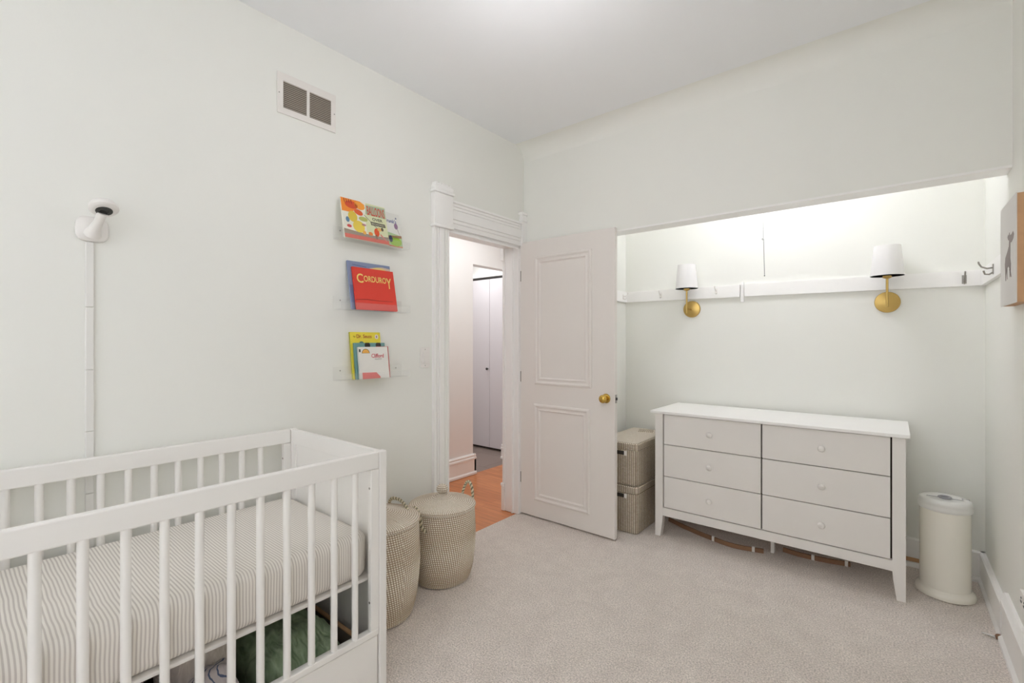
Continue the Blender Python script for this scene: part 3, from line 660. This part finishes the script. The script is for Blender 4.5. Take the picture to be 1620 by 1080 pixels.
# mattress
def rounded_slab(x0, x1, y0, y1, z0, z1, r, mat, nx=24, ny=60, bulge=0, nz=0, rz=None, seed=0, amp=0):
    # superellipse-sided box with rounded top & bottom edges from a subdivided grid
    m = MB(mat); bm = bmesh.new(); bmesh.ops.create_cube(bm, size=1)
    bmesh.ops.scale(bm, vec=(x1-x0, y1-y0, z1-z0), verts=bm.verts); bmesh.ops.translate(bm, vec=((x0+x1)/2, (y0+y1)/2, (z0+z1)/2), verts=bm.verts)
    ve = [e for e in bm.edges if abs(e.verts[0].co.z-e.verts[1].co.z) > 1e-4]
    bmesh.ops.bevel(bm, geom=ve, offset=rz or r*1.6, segments=6, affect='EDGES', profile=.5)
    he = [e for e in bm.edges if len(e.link_faces) == 2 and e.calc_face_angle(0) > .9 and abs(e.verts[0].co.z-e.verts[1].co.z) < 1e-4]
    bmesh.ops.bevel(bm, geom=he, offset=r, segments=6, affect='EDGES', profile=.5)
    m.bm(bm, None, True); return m
m = rounded_slab(XBk+.033, .716, YS+.045, 1.012, .4445, .612, .036, M['stripe'])
mt = thing('mattress', ((XBk+.033+.716)/2, .35, .444), 'crib mattress in a grey and cream striped fitted sheet', 'mattress')
m.build('fitted_sheet', mt)

# contents of the crib drawer
def lump(name, label, cat, c, dims, mat, seed, amp=.02, n=40, rot=0, flatb=.5, fold=0):
    m = MB(mat); vs = []; fs = []; N_ = n
    for i in range(N_+1):
        th_ = PI*i/N_
        for k in range(N_*2):
            ph = 2*PI*k/(N_*2)
            def pw(v, e): return math.copysign(abs(v)**e, v)
            x = pw(math.sin(th_), .45)*pw(math.cos(ph), .45); y = pw(math.sin(th_), .45)*pw(math.sin(ph), .45); z = pw(math.cos(th_), .8)
            p = Vector((x*dims[0]/2, y*dims[1]/2, z*dims[2]/2))
            q = p*9+Vector((seed*3.1, seed, 0)); d = noise.noise(q)*amp+noise.noise(p*26+Vector((seed, 0, 0)))*amp*.35
            if fold: d += fold*abs(math.sin((p.x*.6+p.y)*55+3*noise.noise(p*6)))*.5
            if z > -.6: p += Vector((x*.4, y*.4, 1)).normalized()*d
            pr_ = Matrix.Rotation(rot, 3, 'Z') @ p
            z_ = max(pr_.z, -dims[2]/2)
            vs.append((c[0]+pr_.x, c[1]+pr_.y, c[2]+dims[2]/2+z_))
    for i in range(N_):
        for k in range(N_*2):
            k2 = (k+1) % (N_*2); fs.append([i*N_*2+k, (i+1)*N_*2+k, (i+1)*N_*2+k2, i*N_*2+k2])
    m.add(vs, fs, smooth=True); return single(m, name, label, cat)
lump('quilt', 'dark green quilt folded in the crib drawer, right of the grey clothes', 'blanket', (.42, .80, .0465), (.55, .29, .22), M['green'], 3, .022, fold=.016, n=70)
lump('quilt', 'second dark green quilt, lying on top of the larger green one', 'blanket', (.27, .80, .285), (.26, .24, .07), M['green'], 8, .018, rot=.2, fold=.012, n=60)
lump('folded_cloth', 'crumpled white cloth with blue stripes under the mattress', 'cloth', (.62, .515, .0465), (.12, .15, .25), M['bluestripe'], 5, .055, fold=.02, n=60)
lump('folded_cloth', 'crumpled beige cloth bundled between green quilt and striped cloth', 'cloth', (.44, .525, .0465), (.21, .18, .35), M['beige'], 6, .05, fold=.022, n=60)
lump('folded_cloth', 'plain grey cloth at the left end of the crib drawer', 'cloth', (.42, .21, .0465), (.5, .36, .27), M['greycloth'], 9, .03, fold=.01)

# ------------------------------------------------------------------ seagrass baskets
def basket(cx, cy, s, hs, label, handles):
    o = thing('lidded_basket', (cx, cy, 0), label, 'basket', 'round lidded seagrass baskets')
    body = [(0, 0), (.13, 0), (.148, .004), (.160, .03), (.172, .08), (.181, .15), (.186, .22), (.186, .28), (.183, .34), (.179, .395)]
    # resample with coil relief
    def coil(prof, step, amp):
        out = []; L = [0]
        for i in range(1, len(prof)): L.append(L[-1]+math.dist(prof[i], prof[i-1]))
        n = max(4, int(L[-1]/step))
        for j in range(n*4+1):
            t = L[-1]*j/(n*4); i = max(k for k in range(len(L)) if L[k] <= t+1e-9); i = min(i, len(L)-2)
            f_ = (t-L[i])/(L[i+1]-L[i]); a, b = prof[i], prof[i+1]
            r, h = a[0]+(b[0]-a[0])*f_, a[1]+(b[1]-a[1])*f_; dx, dy = b[0]-a[0], b[1]-a[1]; l_ = math.hypot(dx, dy)
            d = amp*abs(math.sin(PI*j/4)); out.append((max(0, r+dy/l_*d), h-dx/l_*d if r > .001 else h))
        return out
    bs = [(r*s, h*hs) for r, h in body]
    m = MB(M['weave']); m.lathe(bs[:3], (cx, cy, 0), 96); m.lathe(coil(bs[2:], .0105, .0022), (cx, cy, 0), 96); m.build('basket_body', o)
    zt = .397*hs
    lid = [(.180, -.004), (.186, .002), (.187, .010), (.183, .016), (.165, .022), (.13, .030), (.095, .038), (.06, .048), (.035, .062), (.02, .072)]
    m = MB(M['weavelid']); m.lathe([(r*s, zt+h) for r, h in lid[:2]], (cx, cy, 0), 96)
    m.lathe([(q[0], q[1]) for q in coil([(r*s, zt+h) for r, h in lid[1:]], .0105, .0018)], (cx, cy, 0), 96); lid_o = m.build('lid', o)
    kb = zt+.066
    m = MB(M['weavelid']); m.lathe([(.014, kb), (.022, kb+.006), (.031, kb+.018), (.033, kb+.028), (.03, kb+.04), (.02, kb+.05), (.008, kb+.054), (0, kb+.054)], (cx, cy, 0), 48); m.build('lid_knob', lid_o)
    for pts in handles:
        # smooth the control points, then twist two strands
        P_ = [Vector(p) for p in pts]; q = []
        for i in range(len(P_)-1):
            a, b, c_, d = P_[max(i-1, 0)], P_[i], P_[i+1], P_[min(i+2, len(P_)-1)]
            for j in range(12):
                t = j/12; q.append(.5*((2*b)+(-a+c_)*t+(2*a-5*b+4*c_-d)*t*t+(-a+3*b-3*c_+d)*t**3))
        q.append(P_[-1]); m = MB(M['rope']); L_ = 0
        for ph, mt_ in ((0, flat(222, 210, 182)), (PI, flat(140, 134, 108))):
            st = []; L_ = 0
            for i, p in enumerate(q):
                if i: L_ += (p-q[i-1]).length
                t = (q[min(i+1, len(q)-1)]-q[max(i-1, 0)]).normalized(); u_ = t.cross(Vector((.3, .5, .81))).normalized(); w_ = t.cross(u_)
                a = ph+L_*2*PI/.022; st.append(p+(u_*math.cos(a)+w_*math.sin(a))*.0042)
            m.tube(st, .0052, 7, mat=mt_)
        m.build('rope_handle', o)
    return o
basket(.262, 1.775, 1.0, 1.0, 'seagrass basket with a pompom-topped lid in front of the door casing',
       [[(.235, 1.965, .34), (.222, 1.972, .40), (.235, 1.985, .46), (.275, 1.975, .487), (.315, 1.96, .46), (.325, 1.955, .40), (.318, 1.953, .34)],
        [(.27, 1.583, .37), (.25, 1.578, .425), (.285, 1.566, .445), (.325, 1.560, .42), (.345, 1.560, .36), (.35, 1.58, .33)]])
basket(.292, 1.335, 1.06, 1.13, 'seagrass basket partly hidden behind the crib post, nearest the crib',
       [[(.17, 1.50, .39), (.15, 1.50, .455), (.19, 1.49, .495), (.26, 1.49, .50), (.33, 1.475, .48), (.385, 1.455, .44), (.40, 1.462, .39), (.39, 1.475, .36)]])

# ------------------------------------------------------------------ wicker storage boxes
def wicker(z0, z1, label):
    x0, x1, y0, y1 = .575, .884, 2.975, 3.575; o = thing('wicker_box', ((x0+x1)/2, (y0+y1)/2, z0), label, 'storage box', 'stacked woven boxes in the closet')
    m = rounded_slab(x0+.006, x1-.006, y0+.006, y1-.006, z0, z1-.045, .012, M['rush'], rz=.035); m.build('box_body', o)
    m = rounded_slab(x0, x1, y0, y1, z1-.05, z1, .009, M['rush'], rz=.035); l = m.build('lid', o)
    MB(M['rushtop']).box(x0+.02, x1-.02, y0+.02, y1-.02, z1-.001, z1+.002, .001).build('lid_top', o)
    zs_ = z1-.07
    MB(M['dark']).box(.655, .785, y0+.003, y0+.012, zs_-.014, zs_+.012, .003).build('handle_hole_shade', o)  # dark block painted as the shade inside the handle hole
    for xa in (.635, .785): MB(M['white']).box(xa, xa+.02, y0+.001, y0+.012, zs_-.016, zs_+.014, .002).build('handle_tab', o)
wicker(0, .325, 'woven seagrass storage box, lower of the stack beside the dresser')
wicker(.3275, .62, 'woven seagrass storage box, upper of the stack beside the dresser')
m = MB(M['rush']); m.prism([(0, 0), (.11, 0), (.11, .09), (.0, .09)], (.70, 3.40, .6225), (.94, .34, 0), (-.34, .94, .03), (0, 0, .004)); 
single(m, 'woven_pad', 'small woven pad lying on top of the upper storage box', 'pad')

# ------------------------------------------------------------------ dresser
dr = thing('dresser', (1.61, 3.33, 0), 'white six-drawer dresser with round knobs in the closet opening', 'dresser')
YF, YD = 3.08, 3.585
MB(M['dtop']).box(.938, 2.292, YF-.018, 3.592, .832, .85, .002).build('top', dr)
def post(x0, x1, inner):
    # front legs taper on their inner side below the case
    pr_ = [(x0, .8315), (x0, 0)]
    if inner > 0: pr_ = [(x0, .8315), (x0, 0), (x0+.036, 0), (x1-.004, .10), (x1, .145), (x1, .8315)]
    else: pr_ = [(x0, .8315), (x0, .145), (x0+.004, .10), (x1-.036, 0), (x1, 0), (x1, .8315)]
    for ya, yb in ((YF, YF+.045), (YD-.045, YD)):
        m = MB(M['dresser']); m.prism(pr_, (0, ya, 0), (1, 0, 0), (0, 0, 1), (0, yb-ya, 0)); m.build('leg', dr)
post(.966, 1.019, 1); post(2.221, 2.275, -1)
for xa in (.972, 2.25): MB(M['dresser']).box(xa, xa+.018, YF+.045, YD-.045, .14, .8315).build('side_panel', dr)
MB(M['dresser']).box(.99, 2.25, YD-.012, YD, .14, .8315).build('back_panel', dr)
MB(M['dresser']).box(1.019, 2.221, YF+.001, YF+.03, .143, .197).build('bottom_rail', dr)
MB(M['gap']).box(1.019, 2.221, YF+.03, YF+.034, .15, .8315).build('drawer_gap_shade', dr)  # dark sheet behind the drawer fronts, painted shade for the gaps
MB(M['dresser']).box(.99, 2.25, YF+.034, YD-.012, .15, .165).build('bottom_panel', dr)
for (x0, x1, xk) in ((1.0265, 1.6145, 1.322), (1.6225, 2.2135, 1.918)):
    for z0, z1 in ((.2025, .4085), (.4135, .6225), (.6275, .827)):
        dd = MB(M['dresser']).box(x0, x1, YF+.002, YF+.022, z0, z1, .001).build('drawer', dr)
        zc = (z0+z1)/2
        MB(M['dresser']).lathe([(0, -.026), (.011, -.025), (.0165, -.021), (.018, -.016), (.014, -.009), (.008, -.004), (.009, 0)], (xk, YF+.0025, zc), 24, axis='y').build('knob', dd)
MB(M['dresser']).box(1.632, 1.652, 3.275, 3.31, 0, .15, .001).build('centre_leg', dr)
# bent strips on the carpet below it
def strip(pts, label, clips):
    o = thing('wooden_strip', (pts[0][0], pts[0][1], 0), label, 'wooden strip', 'wooden strips under the dresser')
    P_ = [Vector(p) for p in pts]; q = []
    for i in range(len(P_)-1):
        a, b, c_, d = P_[max(i-1, 0)], P_[i], P_[i+1], P_[min(i+2, len(P_)-1)]
        for j in range(10): t = j/10; q.append(.5*((2*b)+(-a+c_)*t+(2*a-5*b+4*c_-d)*t*t+(-a+3*b-3*c_+d)*t**3))
    q.append(P_[-1]); m = MB(M['brown']); vs = []; fs = []
    for i, p in enumerate(q):
        t = (q[min(i+1, len(q)-1)]-q[max(i-1, 0)]); n_ = Vector((-t.y, t.x, 0)).normalized()*.006
        for s_, z in ((-1, -.013), (1, -.013), (1, .013), (-1, .013)): vs.append(p+n_*s_+Vector((0, 0, z)))
    for i in range(len(q)-1):
        for k in range(4): k2 = (k+1) % 4; fs.append([i*4+k, i*4+k2, (i+1)*4+k2, (i+1)*4+k])
    n_ = len(q); fs += [[3, 2, 1, 0], [4*n_-4, 4*n_-3, 4*n_-2, 4*n_-1]]
    m.add(vs, fs); m.build('strip_body', o)
    for i in clips:
        p = q[int(i*(len(q)-1))]; MB(M['white']).box(p.x-.008, p.x+.008, p.y-.01, p.y+.01, 0.001, .034, .002).build('clip', o)
strip([(.95, 3.375, .014), (1.10, 3.30, .014), (1.27, 3.237, .014), (1.436, 3.20, .014), (1.60, 3.235, .014)], 'long bent brown wooden strip with white clips on the carpet, left of the centre leg', (.55, .9))
strip([(1.69, 3.34, .014), (1.78, 3.325, .014), (1.90, 3.335, .014), (2.03, 3.365, .014)], 'short bent brown wooden strip on the carpet, right of the centre leg', (.55, .95))

# ------------------------------------------------------------------ closet: peg rails, hooks, sconces, pull cord bulb
def rail(name, label, x0, x1, z0, z1, slope, top=None):
    o = thing(name, ((x0+x1)/2, CY, z0), label, 'wall rail', 'painted wall rails')
    m = MB(M['trim']); h = z1-z0
    m.prism([(0, 0), (x1-x0, slope), (x1-x0, slope+h), (0, h)], (x0, CY-.0005, z0), (1, 0, 0), (0, 0, 1), (0, -.02, 0)); m.build('board', o); return o
r1 = rail('wall_rail', 'white wooden rail behind the left brass sconce', .492, 1.376, 1.645, 1.731, -.006)
MB(M['trim']).box(1.381, 1.401, CY-.016, CY-.0005, 1.60, 1.745, .002).build('cleat', r1)
rail('wall_rail', 'white wooden rail behind the right brass sconce', 1.409, 2.595, 1.64, 1.726, -.012)
r3 = thing('wall_rail', (RX, 3.25, 1.62), 'white wooden rail on the right closet wall by the corner', 'wall rail', 'painted wall rails')
MB(M['trim']).box(RX-.02, RX-.0005, 2.95, CY-.021, 1.625, 1.711, .001).build('board', r3)
r4 = thing('wall_rail', (.49, 3.25, 1.645), 'short white wooden rail on the left closet wall beside the door', 'wall rail', 'painted wall rails')
MB(M['trim']).box(.4905, .51, 2.95, CY-.021, 1.645, 1.731, .001).build('board', r4)
def hook(p, d, mat, label, s=1):
    # double coat hook on a small plate; d = direction out of the wall
    d = Vector(d); p = Vector(p); z = Vector((0, 0, 1)); o = thing('coat_hook', p, label, 'hook', 'coat hooks on the rails')
    side = d.cross(z)
    m = MB(mat); a = p-side*.008*s-z*.02*s; m.prism([(0, 0), (.016*s, 0), (.016*s, .04*s), (0, .04*s)], a, side, z, d*.003); m.build('back_plate', o)
    m = MB(mat); q = [p+z*.006*s, p+d*.018*s+z*.004*s, p+d*.034*s+z*.012*s, p+d*.042*s+z*.028*s]; m.tube(q, .0032*s, 8)
    q = [p-z*.012*s, p+d*.012*s-z*.02*s, p+d*.024*s-z*.018*s, p+d*.028*s-z*.004*s]; m.tube(q, .0032*s, 8)
    m.lathe([(0, -.005), (.005, 0), (0, .005)], p+d*.042*s+z*.031*s, 8); m.build('prongs', o)
hook((.8, CY-.0206, 1.685), (0, -1, 0), M['white'], 'small white hook on the rail, left of the left sconce')
hook((1.218, CY-.0206, 1.69), (0, -1, 0), M['white'], 'small white hook on the rail, right of the left sconce')
hook((2.53, CY-.0206, 1.665), (0, -1, 0), M['steel'], 'grey metal hook on the back rail at the right closet corner', 1.2)
hook((RX-.0206, 3.17, 1.665), (-1, 0, 0), M['steel'], 'grey metal hook on the right wall rail beside the giraffe picture', 1.2)
hook((.5106, 3.53, 1.685), (1, 0, 0), M['white'], 'small white hook on the left closet rail beside the door edge')
def sconce(x, z, label):
    o = thing('wall_sconce', (x, CY, z), label, 'wall lamp', 'brass sconces in the closet')
    MB(M['brass']).lathe([(.0625, -.001), (.0625, -.012), (.060, -.016), (.03, -.021), (.010, -.024), (0, -.0245)], (x, CY, z), 48, axis='y').build('back_plate', o)
    d = .12; st = MB(M['brass']).tube([(x, CY-.02, z-.004), (x, CY-d, z-.004)], .005, 12).lathe([(.0, -.036), (.0062, -.034), (.0062, .145)], (x, CY-d, z), 16); st.build('stem', o)
    MB(M['brass']).lathe([(.007, .13), (.02, .136), (.0215, .14), (.0215, .158), (.014, .16), (.0, .16)], (x, CY-d, z), 24).build('socket', o)
    z0, z1 = z+.147, z+.322
    m = MB(M['linen']); m.lathe([(.0795, z0), (.0630, z1), (.0615, z1), (.078, z0), (.0795, z0)], (x, CY-d, 0), 48)
    m.build('lamp_shade', o)
    MB(M['glassbulb']).lathe([(.012, .16), (.014, .175), (.026, .205), (.03, .225), (.024, .247), (.01, .256), (0, .257)], (x, CY-d, z), 20).build('bulb', o)
sconce(1.036, 1.566, 'brass wall sconce with white tapered shade, nearer the door')
sconce(2.197, 1.557, 'brass wall sconce with white tapered shade, nearer the giraffe picture')
pc = thing('closet_light', (1.62, 3.12, ZC), 'closet ceiling bulb whose thin pull cord hangs between the sconces', 'lamp')
MB(M['white']).lathe([(.03, -.075), (.035, -.06), (.055, -.02), (.06, 0)], (1.62, 3.12, ZC-.001), 32).build('lampholder', pc)
MB(M['bulb']).lathe([(0, -.185), (.014, -.182), (.028, -.165), (.03, -.145), (.022, -.115), (.014, -.09), (.014, -.076)], (1.62, 3.12, ZC), 24).build('bulb', pc)
MB(M['greyd']).tube([(1.618, 3.12, ZC-.05), (1.612, 3.19, 2.3), (1.607, 3.19, 1.953)], .0009, 6).tube([(1.609, 3.19, 1.95), (1.614, 3.19, 1.73)], .0016, 6).lathe([(0, -.006), (.004, 0), (0, .006)], (1.614, 3.19, 1.724), 10).tube([(1.607, 3.19, 1.953), (1.60, 3.19, 1.951), (1.603, 3.19, 1.945), (1.609, 3.19, 1.947)], .002, 6).build('pull_cord', pc)

# ------------------------------------------------------------------ giraffe picture on the right wall
gp = thing('wall_picture', (RX, 2.65, 1.465), 'white panel picture of a grey giraffe with tan wooden edges on the right wall', 'picture')
MB(M['tan']).box(2.578, RX-.0005, 2.497, 2.812, 1.466, 1.866).build('wooden_edge', gp)
MB(M['canvas']).box(2.5745, 2.578, 2.495, 2.814, 1.464, 1.868, .0008).build('front_panel', gp)
m = MB(M['giraffe'])
def gpoly(pts): m.prism(pts, (2.5745, 0, 0), (0, 1, 0), (0, 0, 1), (-.0006, 0, 0))
gpoly([(2.655, 1.730), (2.640, 1.738), (2.628, 1.730), (2.622, 1.742), (2.612, 1.742), (2.606, 1.730), (2.575, 1.728), (2.545, 1.735), (2.528, 1.722), (2.54, 1.708), (2.575, 1.698), (2.598, 1.700), (2.60, 1.640), (2.588, 1.618), (2.592, 1.595), (2.60, 1.568), (2.61, 1.568), (2.612, 1.60), (2.63, 1.612), (2.655, 1.612), (2.68, 1.60), (2.687, 1.562), (2.70, 1.562), (2.705, 1.60), (2.712, 1.63), (2.70, 1.655), (2.66, 1.672), (2.628, 1.69), (2.622, 1.712), (2.64, 1.716)])
gpoly([(2.60, 1.60), (2.618, 1.60), (2.585, 1.566), (2.578, 1.566)]); gpoly([(2.665, 1.61), (2.68, 1.61), (2.665, 1.565), (2.657, 1.565)])
m.build('giraffe_print', gp)

# ------------------------------------------------------------------ nappy pail
pl = thing('diaper_pail', (2.434, 3.325, 0), 'round cream diaper pail with white lid in the closet corner', 'bin')
c0 = (2.434, 3.325, 0)
MB(M['pail']).lathe([(.112, .001), (.120, .006), (.1215, .02), (.116, .034), (.106, .042), (.102, .046), (.101, .06), (.101, .2), (.1015, .446)], c0, 64).build('body', pl)
MB(M['pail2']).lathe([(.1015, .445), (.1065, .447), (.109, .452), (.109, .462), (.106, .472), (.1065, .474), (.107, .484), (.103, .496), (.094, .502), (.076, .503), (.072, .500), (0, .500)], c0, 64).build('lid', pl)
m = MB(M['greyp']); tor = [(2.434+.0225*math.cos(a), 3.325+.0225*math.sin(a), .5045) for a in [2*PI*k/32 for k in range(33)]]
m.tube(tor, .0055, 10); m.build('handle_ring', pl)
MB(M['greyd']).box(2.362, 2.41, 3.3235, 3.3275, .4995, .5012).box(2.458, 2.505, 3.3235, 3.3275, .4995, .5012).build('slide_slot', pl)
MB(M['greyp']).box(2.50, 2.53, 3.345, 3.352, .495, .5035, .001).build('latch_tab', pl)
m = MB(M['steel']); m.tube([(2.535, 2.966, .009), (2.60, 2.957, .009)], .004, 8); single(m, 'metal_rod', 'short metal rod on the carpet at the closet baseboard end', 'rod')
